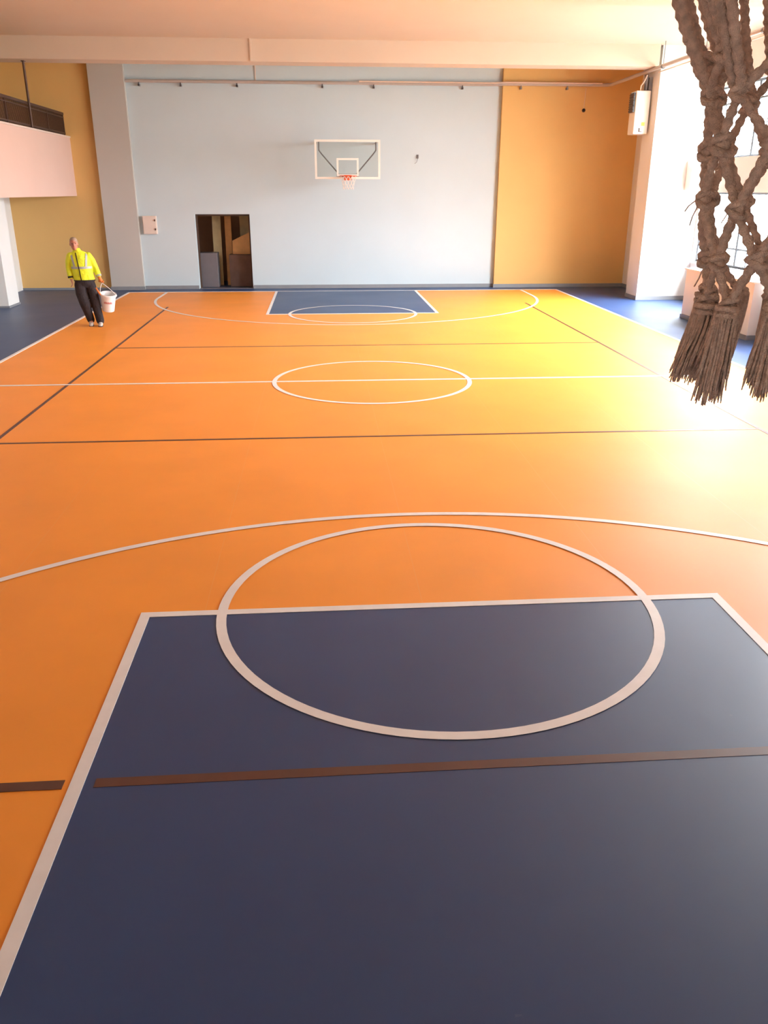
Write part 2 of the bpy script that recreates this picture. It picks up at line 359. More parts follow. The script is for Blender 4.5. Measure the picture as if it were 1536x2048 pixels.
# stepped tan panel on a dark counter
tp = MB().add([(-3.32, YF+0.8, 0.92), (-2.62, YF+0.8, 0.92), (-2.62, YF+0.8, 1.62), (-3.32, YF+0.8, 1.30), (-3.32, YF+0.84, 0.92), (-2.62, YF+0.84, 0.92), (-2.62, YF+0.84, 1.62), (-3.32, YF+0.84, 1.30)],
              [(0,1,2,3),(7,6,5,4),(0,4,5,1),(1,5,6,2),(2,6,7,3),(3,7,4,0)]).build('tan_panel', M['tan'])
tag(tp, 'tan panel with a slanted top seen through the doorway', 'panel')
ct = MB().box(-3.42, -2.2, YF+0.55, YF+0.95, 0, 0.92).build('counter', M['door_wood'], bevel=0.01); tag(ct, 'dark brown counter inside the doorway', 'counter')
cg = MB().box(-4.6, -3.75, YF+0.45, YF+0.95, 0, 0.98).build('cabinet', M['cab_grey'], bevel=0.012); tag(cg, 'low grey cabinet inside the left of the doorway', 'cabinet')

# ------------------------------------------------------------------ gallery on the left
PX = -7.45
g = MB().box(PX-0.15, PX, -11.5, YF, 2.54, 4.02).build('wall_gallery', M['wall_pink']); struct(g, 'pinkish white gallery parapet')
sbox('floor_gallery', M['ceil'], XL, PX-0.15, -11.5, YF, 2.54, 2.74, label='gallery floor slab')
sbox('trim_6', M['cream_metal'], PX-0.19, PX+0.02, -11.5, YF, 4.02, 4.06, label='thin cap on the gallery parapet')
sbox('wall_pillar_4', M['wall_warm'], -8.95, -8.35, 8.85, 9.62, 0, 2.54, label='white pillar under the gallery')
sbox('baseboard_pillar_left', M['base'], -8.97, -8.33, 8.83, 9.64, 0, 0.05)
rl = empty('gallery_railing', (PX-0.075, YF-0.2, 4.06)); tag(rl, 'dark brown barred railing on top of the gallery parapet', 'railing')
ry0, ry1 = 3.0, YF-0.15
MB().box(PX-0.1, PX-0.05, ry0, ry1, 4.57, 4.63).build('top_rail', M['dark_steel'], rl)
MB().box(PX-0.095, PX-0.055, ry0, ry1, 4.50, 4.52).build('middle_rail', M['dark_steel'], rl)
MB().box(PX-0.095, PX-0.055, ry0, ry1, 4.10, 4.14).build('bottom_rail', M['dark_steel'], rl)
br = MB(); y = ry0
while y < ry1:
    br.box(PX-0.083, PX-0.067, y, y+0.013, 4.06, 4.57); y += 0.07
b_ = br.build('bars', M['dark_steel'], rl); b_['kind'] = 'stuff'
for yy in (12.62, 11.2, 8.2, 6.7, 5.2, 3.7):
    MB().box(PX-0.1, PX-0.05, yy-0.025, yy+0.025, 4.06, 4.60).build('post', M['dark_steel'], rl)
po = empty('support_pole', (PX-0.008, 9.70, 4.06)); tag(po, 'slim dark pole rising from the gallery parapet to the beam', 'pole')
MB().tube([(PX-0.008, 9.70, 4.06), (PX-0.008, 9.70, 5.475)], 0.028, 12).build('shaft', M['dark_steel'], po, angle=40)
MB().box(PX-0.045, PX+0.03, 9.64, 9.76, 4.06, 4.075).build('foot_plate', M['dark_steel'], po)
MB().box(PX-0.045, PX+0.03, 9.64, 9.76, 5.46, 5.475).build('head_plate', M['dark_steel'], po)

# ------------------------------------------------------------------ pipes and fittings
def arcpts(c, r, a0, a1, n, plane='xy'):
    out = []
    for i in range(n+1):
        a = a0+(a1-a0)*i/n; out.append(Vector((c[0]+r*math.cos(a), c[1]+r*math.sin(a), c[2])))
    return out
PZ = 5.42
pp = empty('heating_pipe', (0, YF-0.09, PZ)); tag(pp, 'pale pipe along the far wall turning along the window side', 'pipe')
pts = [(-5.80, YF-0.07, PZ), (4.2, YF-0.07, PZ), (4.45, YF-0.22, PZ), (7.20, YF-0.22, PZ)] + [tuple(p) for p in arcpts((7.20, YF-0.42, PZ), 0.2, math.pi/2, 0, 8)][1:] + [(7.42, 9.3, PZ+0.01), (7.42, -11, PZ)]
MB().tube(pts, 0.042, 14).build('pipe_run', M['pipe_wall'], pp, angle=50)
MB().tube([(0.45, YF-0.15, PZ+0.035), (4.2, YF-0.15, PZ+0.03), (4.45, YF-0.30, PZ+0.03), (7.15, YF-0.30, PZ+0.03)], 0.02, 10).build('thin_pipe', M['pipe'], pp, angle=50)
MB().tube([(7.50, 9.36, PZ-0.07), (7.52, -11, PZ-0.07)], 0.015, 10).build('thin_pipe', M['pipe'], pp, angle=50)
for x in (-5.45, -4.35, -2.85, -0.55, 0.85, 3.3, 4.9, 6.2):
    yw = YF if x < 4.42 else YF-0.14
    MB().bar((x, yw, PZ-0.10), (x, yw-0.10, PZ-0.10), 0.05, 0.05).bar((x, yw-0.08, PZ-0.12), (x, yw-0.08, PZ-0.03), 0.04, 0.03).build('bracket', M['steel'], pp)
for y in (8.9, 6.6, 4.2):
    MB().tube([(7.42, y, PZ), (7.42, y, ZC)], 0.008, 6).tube([(7.42, y-0.03, PZ), (7.42, y+0.03, PZ)], 0.05, 12).build('hanger', M['steel'], pp)
cd = MB().box(-2.23, -2.19, 9.34, 9.37, 5.475, ZC).build('cable_conduit', M['ceil']); tag(cd, 'thin cream conduit down the face of the ceiling beam', 'conduit')
cd2 = MB().box(-2.36, -2.335, YF-0.03, YF, PZ+0.02, ZC).build('cable_conduit', M['cream_metal']); tag(cd2, 'thin pinkish conduit above the far wall pipe', 'conduit')
# heater on the pillar side
ht = empty('wall_heater', (7.36, 10.05, 4.02)); tag(ht, 'white upright box heater on the far pillar under the pipe', 'heater')
MB().box(7.17, 7.53, 9.78, 10.20, 4.02, 5.00).build('casing', M['white_metal'], ht, bevel=0.02)
gr = MB().box(7.13, 7.172, 9.84, 10.14, 4.52, 4.96).build('side_grille', M['frame_dark'], ht)
for i in range(8): MB().box(7.115, 7.13, 9.85, 10.13, 4.54+i*0.052, 4.565+i*0.052).build('slat', M['dark_steel'], gr)
MB().box(7.36, 7.44, 9.772, 9.78, 4.21, 4.29).build('warning_sticker', M['sticker'], ht)
MB().box(7.30, 7.33, 9.772, 9.78, 4.07, 4.16).box(7.33, 7.38, 9.772, 9.78, 4.07, 4.085).build('logo_mark', M['dark_steel'], ht)
MB().tube([(7.45, 9.95, 5.02), (7.45, 9.95, 5.22), (7.42, 9.92, 5.36)], 0.05, 12).build('flue', M['steel'], ht, angle=40)
MB().box(7.49, 7.58, 9.88, 10.05, 5.02, 5.30).build('wall_bracket', M['steel'], ht)
MB().tube([(7.30, 9.9, 5.02), (7.30, 9.9, 5.12), (7.36, 9.88, 5.2), (7.42, 9.86, 5.35)], 0.016, 8).build('gas_pipe', M['pipe'], ht, angle=40)
# white box on the pillar face near the window
wb = empty('wall_box', (8.70, 9.3, 2.66)); tag(wb, 'white box on the bright pillar face beside the window', 'box')
MB().box(8.52, 8.90, 9.10, 9.43, 2.70, 3.42).build('body', M['white_metal'], wb, bevel=0.012)
MB().box(8.55, 8.87, 9.085, 9.10, 2.75, 3.37).build('cover', M['white_metal'], wb, bevel=0.004)
# electrical panel by the doorway
ep = empty('electrical_panel', (-5.52, YF-0.1, 1.53)); tag(ep, 'pinkish electrical panel box on the far wall by the pilaster', 'electrical panel')
MB().box(-5.71, -5.32, YF-0.10, YF, 1.53, 2.02).build('casing', M['cream_metal'], ep, bevel=0.008)
MB().box(-5.69, -5.34, YF-0.115, YF-0.10, 1.55, 2.00).build('door', M['cream_metal'], ep, bevel=0.004)
for z in (1.66, 1.9): MB().box(-5.375, -5.345, YF-0.135, YF-0.115, z-0.025, z+0.025).build('latch', M['dark_steel'], ep)
# small wall things
hk = empty('wall_hook', (2.09, YF-0.03, 3.55)); tag(hk, 'small grey hook on the far wall right of the backboard', 'hook')
MB().box(2.06, 2.12, YF-0.012, YF, 3.54, 3.64).build('plate', M['steel'], hk)
MB().tube([(2.09, YF-0.012, 3.61), (2.09, YF-0.06, 3.60), (2.09, YF-0.08, 3.56), (2.09, YF-0.06, 3.52)], 0.008, 8).build('hook_arm', M['steel'], hk, angle=50)
MB().tube([(2.09, YF-0.06, 3.525), (2.07, YF-0.04, 3.45), (2.01, YF-0.02, 3.40)], 0.005, 6).build('cord', M['steel'], hk, angle=50)
sn = empty('wall_sensor', (6.73, YF-0.17, 4.79)); tag(sn, 'small dark round sensor on the ochre wall', 'sensor')
MB().tube([(6.73, YF-0.14, 4.79), (6.73, YF-0.165, 4.79)], 0.05, 14).build('base', M['dark_steel'], sn, angle=40)
MB().ell((6.73, YF-0.17, 4.79), 0.035, 0.03, 0.035, 12, 8).build('lens', M['black'], sn, smooth=True)
MB().tube([(6.73, YF-0.145, 4.83), (6.75, YF-0.145, 5.35)], 0.006, 6).build('cable', M['cream_metal'], sn)
# low block by the windows
lb = empty('low_block', (7.85, 4.65, 0)); tag(lb, 'low white boxed-in block on the blue floor below the windows', 'block')
MB().box(7.44, 8.30, 3.12, 6.20, 0.09, 1.06).build('body', M['wall_warm'], lb, bevel=0.006)
MB().box(7.40, 8.30, 3.08, 6.24, 1.06, 1.09).build('top_slab', M['white_metal'], lb, bevel=0.004)
MB().box(7.42, 8.30, 3.10, 6.22, 0.0, 0.09).build('skirting', M['base'], lb)

# ------------------------------------------------------------------ basketball hoops
def strut(mb, pts, r): mb.tube(pts, r, 10)
def hoop(sgn, cx, board_y, rim_z, label):
    """sgn=+1: board faces -Y (far end)."""
    S = lambda y: board_y + sgn*y
    root = empty('basketball_hoop', (cx, S(0), rim_z-0.1)); tag(root, label, 'basketball hoop')
    x0, x1, z0, z1 = cx-0.875, cx+0.875, rim_z-0.07, rim_z+0.90
    yy = lambda a, b: tuple(sorted((S(a), S(b))))
    a, b = yy(0, 0.018)
    MB().box(x0+0.005, x1-0.005, a, b, z0+0.005, z1-0.005).build('backboard', M['board'], root)
    fr = MB(); a, b = yy(-0.004, 0.022); t = 0.055
    fr.box(x0, x1, a, b, z0, z0+t).box(x0, x1, a, b, z1-t, z1).box(x0, x0+t, a, b, z0+t, z1-t).box(x1-t, x1, a, b, z0+t, z1-t).build('border_frame', M['white_metal'], root)
    sq = MB(); a, b = yy(-0.004, 0.0); q0, q1, w0, w1 = cx-0.295, cx+0.295, rim_z, rim_z+0.45; t = 0.05
    sq.box(q0, q1, a, b, w0, w0+t).box(q0, q1, a, b, w1-t, w1).box(q0, q0+t, a, b, w0+t, w1-t).box(q1-t, q1, a, b, w0+t, w1-t).build('target_square', M['white_metal'], root)
    for s in (-1, 1):
        m = MB(); strut(m, [(cx+s*0.76, S(0.05), z1-0.05), (cx+s*0.76, S(0.05), z1-0.26), (cx+s*0.68, S(0.05), z1-0.36), (cx+s*0.24, S(0.06), rim_z+0.06)], 0.017)
        m.build('brace', M['steel'], root, angle=60)
        m = MB(); wy = YF if sgn > 0 else YB
        strut(m, [(cx+s*0.80, S(0.05), z1-0.04), (cx+s*0.80, wy, z1-0.04)], 0.022)
        m.build('wall_arm', M['white_metal'], root, angle=60)
    a, b = yy(0.03, 0.08); MB().box(cx-0.30, cx+0.30, a, b, rim_z-0.06, rim_z+0.06).build('mounting_bar', M['steel'], root)
    for zz in (z1-0.03,):
        a, b = yy(0.03, 0.07); MB().box(cx-0.78, cx+0.78, a, b, zz-0.02, zz+0.02).build('rear_bar', M['white_metal'], root)
    rc = S(-0.15-0.225)
    ring = [(cx+0.225*math.cos(t*2*math.pi/48), rc+0.225*math.sin(t*2*math.pi/48), rim_z) for t in range(48)]
    ri = MB().tube(ring, 0.010, 10, closed=True).build('rim', M['rim'], root, smooth=True)
    a, b = yy(-0.01, 0.0)
    MB().box(cx-0.10, cx+0.10, a, b, rim_z-0.10, rim_z+0.03).build('rim_plate', M['rim'], ri)
    for s in (-1, 1): MB().bar((cx+s*0.08, S(0), rim_z-0.02), (cx+s*0.09, S(-0.18), rim_z-0.004), 0.02, 0.03).build('rim_support', M['rim'], ri)
    return root, (cx, rc, rim_z)
h1, rimc = hoop(1, 0.07, 11.55, 3.05, 'far basketball hoop with clear backboard and orange rim')
# white net of the far hoop
nt_ = empty('basketball_net', rimc); tag(nt_, 'white cord net hanging from the orange rim on the far wall', 'net')
rowz = [(0.0, 0.225), (-0.08, 0.19), (-0.17, 0.16), (-0.25, 0.145), (-0.33, 0.14)]
nN = 12; pc = Vector(rimc)
def npt(r, k):
    z, R = rowz[r]; a = 2*math.pi*(k+0.5*(r % 2))/nN; return pc+Vector((R*math.cos(a), R*math.sin(a), z))
for k in range(nN):
    for d in (0, 1):
        pth = []
        kk = k
        for r in range(len(rowz)):
            pth.append(npt(r, kk))
            if r % 2 == (0 if d else 1): kk = kk + (0 if not d else 0)
            if d == 0: kk = kk if r % 2 == 0 else kk
            # zig-zag strands
            if d == 1: kk = kk-1 if r % 2 == 0 else kk+1
        MB().tube(pth, 0.0055, 6).build('cord', M['net_white'], nt_)

# near hoop, seen only by its knotted rope net in front of the camera
NCX, NBY = -0.08, -11.53
h2, rc2 = hoop(-1, NCX, NBY, 3.05, 'near basketball hoop above the brown rope net, mostly out of view')
ax, ay = rc2[0], rc2[1]
rn = empty('rope_net', (ax, ay, 3.04)); tag(rn, 'brown knotted rope net with frayed tassels hanging close to the camera', 'net')
view = math.atan2(CAM.y-ay, CAM.x-ax)      # azimuth from the net's axis towards the camera
NN = 10
rows = [(2.852, 0.140, 0), (2.806, 0.136, 1), (2.738, 0.126, 0), (2.668, 0.117, 1), (2.594, 0.107, 0), (2.535, 0.098, 1)]
rnd = random.Random(3)
jit = {}
def kp(r, k):
    key = (r, k % NN)
    if key not in jit: jit[key] = (rnd.uniform(-0.04, 0.04), rnd.uniform(-0.006, 0.006), rnd.uniform(-0.007, 0.007))
    j = jit[key]; z, R, hf = rows[r]
    a = view - math.radians(-19) + (k+0.5*hf)*2*math.pi/NN*(-1) + j[0]
    R = R + j[1]
    return Vector((ax+R*math.cos(a), ay+R*math.sin(a), z+j[2]))
def rope(p, q, r, parent, name='cord', bow=0.0, seg=0.0035, off=Vector((0,0,0))):
    p = p+off; q = q+off; L = (q-p).length; n = max(6, int(L/seg)); pts = []
    ctr = Vector((ax, ay, 0))
    for i in range(n+1):
        t = i/n; c = p.lerp(q, t)
        o = (c-Vector((ax, ay, c.z))).normalized()
        c = c + o*(bow*math.sin(math.pi*t)); pts.append(c)
    return MB().tube(pts, r, 12, lobes=2, twist=400.0, depth=0.36, phase=rnd.uniform(0, 6)).build(name, M['rope'], parent, smooth=True)
RR = 0.0070
for r in (0, 1):
    for k in range(NN):
        e = kp(r, k); a = math.atan2(e.y-ay, e.x-ax)
        for s in (-1, 1):
            a2 = a + s*(0.035 if r == 0 else 0.05) + rnd.uniform(-0.02, 0.02)
            t = Vector((ax+0.225*math.cos(a2), ay+0.225*math.sin(a2), 3.045))
            tang = Vector((-math.sin(a), math.cos(a), 0))*(0.0060*s)
            rope(t, e+tang, RR*1.14, rn, bow=0.012)
for r in range(len(rows)-1):
    hf = rows[r][2]
    for k in range(NN):
        p = kp(r, k)
        for kk in ((k-1, k) if hf == 0 else (k, k+1)):
            rope(p, kp(r+1, kk), RR*rnd.uniform(0.95, 1.12), rn, bow=rnd.uniform(0.0, 0.006))
def knot(c, s):
    o = (c-Vector((ax, ay, c.z))).normalized(); t = Vector((0,0,1)).cross(o)
    mb = MB(); R = Matrix((t, o, Vector((0,0,1)))).transposed()
    mb.ell(c, 0.0135*s, 0.0125*s, 0.017*s, 14, 10, R)
    for (dz, tilt, rr) in ((0.006, 0.5, 0.0145), (-0.007, -0.45, 0.0150)):
        pts = []
        for i in range(30):
            a = 2*math.pi*i/30; pts.append(c + (t*math.cos(a)*rr + o*math.sin(a)*rr*0.92 + Vector((0,0,1))*(dz + math.sin(tilt)*rr*math.cos(a)))*s)
        mb.tube(pts, 0.0075*s, 8, closed=True, lobes=2, twist=260, depth=0.3)
    mb.build('knot', M['rope'], rn, smooth=True)
for r in range(len(rows)):
    for k in range(NN): knot(kp(r, k), rnd.uniform(0.70, 0.90))
# side wraps that thicken the rope columns, and the tassels
for k in range(NN):
    p = kp(5, k); o = (p-Vector((ax, ay, p.z))).normalized(); t = Vector((0,0,1)).cross(o)
    L = rnd.uniform(0.075, 0.130); lean = t*rnd.uniform(-0.020, 0.020) + o*rnd.uniform(0.005, 0.03)
    mb = MB(); ns = 130
    for i in range(ns):
        a = rnd.uniform(0, 2*math.pi); q = math.sqrt(rnd.random()); spread = rnd.uniform(0.9, 1.75)
        d0 = (t*math.cos(a)+o*math.sin(a))*(0.0165*q)
        l = L*(1.05 - 0.34*rnd.random()**2.2) * (1 - 0.10*math.cos(2*a)); pts = []
        for j in range(6):
            u = j/5; pts.append(p + Vector((0,0,-0.006-l*u)) + d0*(1+(spread-1)*u**1.3) + lean*u**1.4 + Vector((rnd.uniform(-1,1), rnd.uniform(-1,1), 0))*(0.0012*u))
        mb.tube(pts, [0.0022, 0.0024, 0.0024, 0.0022, 0.0019, 0.0009], 5)
    ta = mb.build('tassel', M['rope'], rn, smooth=True)
    # binding wrap round the tassel head
    wr_ = MB()
    for z in (-0.004, -0.013):
        wr_.tube([p + Vector((0,0,z)) + lean*0.1 + (t*math.cos(2*math.pi*i/20)+o*math.sin(2*math.pi*i/20))*0.0140 for i in range(20)], 0.0052, 8, closed=True, lobes=2, twist=260, depth=0.3)
    wr_.build('binding', M['rope'], rn, smooth=True)
# loose thin threads
for i in range(16):
    r = rnd.randrange(len(rows)); p = kp(r, rnd.randrange(NN)); o = (p-Vector((ax, ay, p.z))).normalized(); t = Vector((0,0,1)).cross(o)
    d = (t*rnd.uniform(-1, 1)+o*0.4+Vector((0,0,rnd.uniform(-1.2, 0.6)))).normalized()
    pts = [p+o*0.014+d*(0.006*j)+Vector((0,0,-0.0012*j*j))+t*rnd.uniform(-0.003, 0.003) for j in range(5)]
    MB().tube(pts, 0.0011, 5).build('thread', M['rope'], rn, smooth=True)

# ------------------------------------------------------------------ the worker with the bucket
PP = Vector((-5.66, 5.80, 0)); TH = math.radians(15); RZ = Matrix.Rotation(TH, 3, 'Z')
def L(x, y, z): return PP + RZ @ Vector((x, y, z))
def A(v): return RZ @ Vector(v)
X, Yv, Z = A((1,0,0)), A((0,1,0)), Vector((0,0,1))
def hr(x, y, z, rx, ry): return (L(x, y, z), X*rx, Yv*ry)
def limb(mb, pts, n=16):
    """pts: (x,y,z,radius) local"""
    mb.tube([L(*p[:3]) for p in pts], [p[3] for p in pts], n)
    for p in pts: mb.ell(L(*p[:3]), p[3], p[3], p[3], 12, 8)
person = empty('person', tuple(PP)); tag(person, 'walking worker in a yellow high-visibility jacket and black trousers carrying a bucket', 'person')
# joints (local, metres): +x is the image right, -y faces the camera
HEAD = (-0.105, -0.06, 1.665)
SHL, ELL, WRL, HDL = (0.138, 0.0, 1.425), (0.250, 0.03, 1.20), (0.315, -0.03, 0.99), (0.350, -0.06, 0.86)
SHR, ELR, WRR, HDR = (-0.200, 0.0, 1.425), (-0.258, 0.05, 1.19), (-0.245, 0.0, 0.97), (-0.225, -0.04, 0.86)
HPL, KNL, ANL = (0.115, 0.0, 0.90), (0.175, -0.05, 0.49), (0.225, -0.03, 0.10)
HPR, KNR, ANR = (-0.085, 0.0, 0.90), (-0.040, -0.10, 0.48), (0.045, 0.08, 0.13)
bd = MB()
bd.rings([hr(0.015, 0, 0.82, 0.10, 0.08), hr(0.015, 0, 0.92, 0.165, 0.11), hr(0.005, 0, 1.05, 0.15, 0.105), hr(-0.015, 0, 1.22, 0.165, 0.11), hr(-0.03, 0, 1.38, 0.18, 0.105), hr(-0.035, 0, 1.47, 0.15, 0.08), hr(-0.05, -0.01, 1.52, 0.07, 0.06)])
limb(bd, [(-0.045, 0.0, 1.47, 0.062), (-0.075, -0.02, 1.54, 0.056), (-0.10, -0.04, 1.62, 0.056)])
hd = Vector(HEAD)
bd.ell(L(hd.x, hd.y+0.012, hd.z+0.035), 0.073, 0.092, 0.092, 20, 14)                   # cranium
bd.rings([hr(hd.x, hd.y-0.030, hd.z-0.118, 0.026, 0.024), hr(hd.x, hd.y-0.026, hd.z-0.10, 0.042, 0.048), hr(hd.x, hd.y-0.018, hd.z-0.06, 0.058, 0.068), hr(hd.x, hd.y-0.010, hd.z-0.01, 0.068, 0.080), hr(hd.x, hd.y, hd.z+0.04, 0.068, 0.084)])  # jaw and face
bd.ell(L(hd.x, hd.y-0.098, hd.z-0.020), 0.013, 0.018, 0.020, 10, 8)                    # nose tip
limb(bd, [(hd.x, hd.y-0.083, hd.z+0.022, 0.009), (hd.x, hd.y-0.096, hd.z-0.016, 0.011)], 8)
limb(bd, [(hd.x-0.045, hd.y-0.075, hd.z+0.028, 0.010), (hd.x, hd.y-0.086, hd.z+0.032, 0.010), (hd.x+0.045, hd.y-0.075, hd.z+0.028, 0.010)], 8)   # brow
limb(bd, [(hd.x-0.022, hd.y-0.082, hd.z-0.062, 0.007), (hd.x, hd.y-0.087, hd.z-0.060, 0.008), (hd.x+0.022, hd.y-0.082, hd.z-0.062, 0.007)], 8)  # lips
for s in (-1, 1): bd.ell(L(hd.x+s*0.076, hd.y+0.012, hd.z-0.004), 0.010, 0.020, 0.032, 10, 8)   # ears
for (sh, el, wr2) in ((SHL, ELL, WRL), (SHR, ELR, WRR)):
    limb(bd, [(*sh, 0.058), (*el, 0.043), (*wr2, 0.028)])
for (hp, kn, an) in ((HPL, KNL, ANL), (HPR, KNR, ANR)):
    limb(bd, [(*hp, 0.085), (*kn, 0.058), (*an, 0.034)])
    limb(bd, [(*an, 0.034), (an[0]+0.005, an[1]-0.12, an[2]-0.068, 0.020)])
def hand(mb, wr2, dirv, side, curl, thumbdir):
    """palm and five separate fingers; dirv = direction the hand points, side = across the knuckles"""
    w0 = Vector(wr2); d = Vector(dirv).normalized(); s = Vector(side).normalized(); nrm = d.cross(s).normalized()
    palm = w0 + d*0.055
    mb.rings([(L(*w0), A(s)*0.027, A(nrm)*0.021), (L(*(w0+d*0.03)), A(s)*0.036, A(nrm)*0.017), (L(*(w0+d*0.075)), A(s)*0.043, A(nrm)*0.015), (L(*(w0+d*0.095)), A(s)*0.040, A(nrm)*0.011)], 14)
    for i, (ln, o) in enumerate(((0.070, -0.031), (0.080, -0.0105), (0.074, 0.0105), (0.058, 0.031))):
        p = w0+d*0.085+s*o; dd = d.copy(); pts = [(p.x, p.y, p.z, 0.0092)]
        for j in range(3):
            ang = curl*(0.55+0.35*j); dd = (Matrix.Rotation(ang, 3, s) @ dd); p = p+dd*(ln/3*1.05); pts.append((p.x, p.y, p.z, 0.0088-0.0007*j))
        limb(mb, pts, 8)
    p = w0+d*0.03+s*(-0.030); td = Vector(thumbdir).normalized()
    limb(mb, [(p.x, p.y, p.z, 0.012), (*(p+td*0.034), 0.0105), (*(p+td*0.034+(td*0.6+d*0.6)*0.026), 0.009)], 8)
dL = (Vector(HDL)-Vector(WRL)); dR = (Vector(HDR)-Vector(WRR))
hand(bd, WRL, dL, (0.25, -1, 0.0), 1.05, (-0.5, -0.4, -0.7))
hand(bd, WRR, dR, (0.15, -1, 0.1), -0.40, (0.5, -0.7, -0.6))
bd.build('body', M['skin'], person, remesh=0.006, smooth_it=2)
for s in (-1, 1): MB().ell(L(hd.x+s*0.030, hd.y-0.078, hd.z+0.010), 0.012, 0.008, 0.007, 10, 8).build('eye', M['eye'], person, smooth=True)
hm = MB(); 
hm.rings([(L(hd.x, hd.y+0.030, hd.z+0.000), X*0.080, Yv*0.078), (L(hd.x, hd.y+0.024, hd.z+0.045), X*0.081, Yv*0.092), (L(hd.x, hd.y+0.018, hd.z+0.090), X*0.072, Yv*0.086), (L(hd.x, hd.y+0.014, hd.z+0.122), X*0.048, Yv*0.058), (L(hd.x, hd.y+0.012, hd.z+0.136), X*0.016, Yv*0.02)], 20)
hm.build('hair', M['hair'], person, remesh=0.008, smooth_it=2)
# jacket
def torso(k=0.0):
    return [hr(0.020, 0, 0.925, 0.205+k, 0.135+k), hr(0.015, 0, 0.97, 0.212+k, 0.142+k), hr(0.005, -0.005, 1.08, 0.200+k, 0.145+k), hr(-0.010, -0.005, 1.22, 0.202+k, 0.145+k), hr(-0.025, 0, 1.36, 0.208+k, 0.138+k), hr(-0.032, 0.0, 1.44, 0.200+k, 0.120+k), hr(-0.036, 0.0, 1.485, 0.165+k, 0.100+k), hr(-0.045, 0.0, 1.515, 0.115+k, 0.086+k), hr(-0.05, -0.005, 1.535, 0.078+k, 0.074+k)]
jk = MB(); jk.rings(torso(), 28)
limb(jk, [(*SHL, 0.080), (0.20, 0.018, 1.32, 0.078), (*ELL, 0.066), (0.287, 0.0, 1.09, 0.060), (0.303, -0.015, 1.035, 0.054)])
limb(jk, [(*SHR, 0.080), (-0.240, 0.025, 1.32, 0.076), (*ELR, 0.065), (-0.256, 0.02, 1.07, 0.058), (-0.250, 0.01, 1.015, 0.052)])
jk.rings([hr(-0.055, -0.005, 1.51, 0.085, 0.078), hr(-0.07, -0.018, 1.56, 0.078, 0.076), hr(-0.078, -0.024, 1.585, 0.076, 0.075)], 20)   # collar
jo = jk.build('jacket', M['hivis'], person, remesh=0.010, smooth_it=4); jo['label'] = 'yellow high-visibility jacket'
def frontstrip(x0, z0, x1, z1, wdt, name, m):
    """strip lying on the jacket front from (x0,z0) to (x1,z1)"""
    T = torso(0.006); n = 10; v = []; f = []
    for i in range(n+1):
        t = i/n; z = z0+(z1-z0)*t; x = x0+(x1-x0)*t
        zs = [r[0].z for r in T]; j = max(0, min(len(T)-2, max(jj for jj in range(len(T)) if zs[jj] <= z+1e-6)))
        u = (z-zs[j])/(zs[j+1]-zs[j]); rx = (T[j][1]*(1-u)+T[j+1][1]*u).length; ry = (T[j][2]*(1-u)+T[j+1][2]*u).length
        cl = RZ.transposed() @ (T[j][0]*(1-u)+T[j+1][0]*u - PP)
        for e in (-1, 1):
            xx = x+e*wdt/2; q = max(-0.98, min(0.98, (xx-cl.x)/rx)); yb = cl.y-ry*math.sqrt(1-q*q)
            v.append(L(xx, yb-0.004, z)); v.append(L(xx, yb+0.010, z))
    for i in range(n):
        b = 4*i; f += [(b, b+2, b+6, b+4), (b+1, b+5, b+7, b+3), (b, b+4, b+5, b+1), (b+2, b+3, b+7, b+6)]
    f += [(0,1,3,2), (4*n, 4*n+2, 4*n+3, 4*n+1)]
    return MB().add(v, f).build(name, M[m], jo, smooth=False)
frontstrip(0.080, 1.23, 0.115, 1.485, 0.038, 'shoulder_tape', 'reflective'); frontstrip(-0.150, 1.23, -0.185, 1.455, 0.038, 'shoulder_tape', 'reflective')
frontstrip(-0.045, 0.93, -0.095, 1.50, 0.018, 'zip', 'trouser')
def ring_band(z0, z1, name, m, k=0.004):
    T = torso(k); out = []
    for z in (z0, z1):
        zs = [r[0].z for r in T]; j = max(jj for jj in range(len(T)-1) if zs[jj] <= z+1e-6); u = (z-zs[j])/(zs[j+1]-zs[j])
        out.append((T[j][0]*(1-u)+T[j+1][0]*u, T[j][1]*(1-u)+T[j+1][1]*u, T[j][2]*(1-u)+T[j+1][2]*u))
    MB().rings(out, 36).build(name, M[m], jo, angle=40)
ring_band(1.18, 1.225, 'chest_tape', 'reflective', 0.003)
ring_band(0.925, 0.955, 'hem_band', 'trouser', 0.004)
MB().tube([L(0.301, -0.012, 1.045), L(0.309, -0.022, 1.012)], 0.058, 16).build('cuff', M['reflective'], jo, angle=40)
MB().tube([L(-0.251, 0.011, 1.03), L(-0.248, 0.006, 0.995)], 0.056, 16).build('cuff', M['trouser'], jo, angle=40)
# trousers
tr = MB(); tr.rings([hr(0.015, 0, 0.80, 0.16, 0.11), hr(0.018, 0, 0.88, 0.195, 0.13), hr(0.018, 0, 0.955, 0.19, 0.128)], 24)
limb(tr, [(0.112, 0.0, 0.86, 0.112), (0.145, -0.03, 0.68, 0.106), (*KNL, 0.096), (0.20, -0.045, 0.30, 0.088), (0.228, -0.030, 0.105, 0.082)])
limb(tr, [(-0.085, 0.0, 0.86, 0.114), (-0.085, -0.06, 0.68, 0.112), (*KNR, 0.104), (0.0, -0.01, 0.30, 0.088), (0.042, 0.075, 0.125, 0.080)])
tr.build('trousers', M['trouser'], person, remesh=0.011, smooth_it=4)
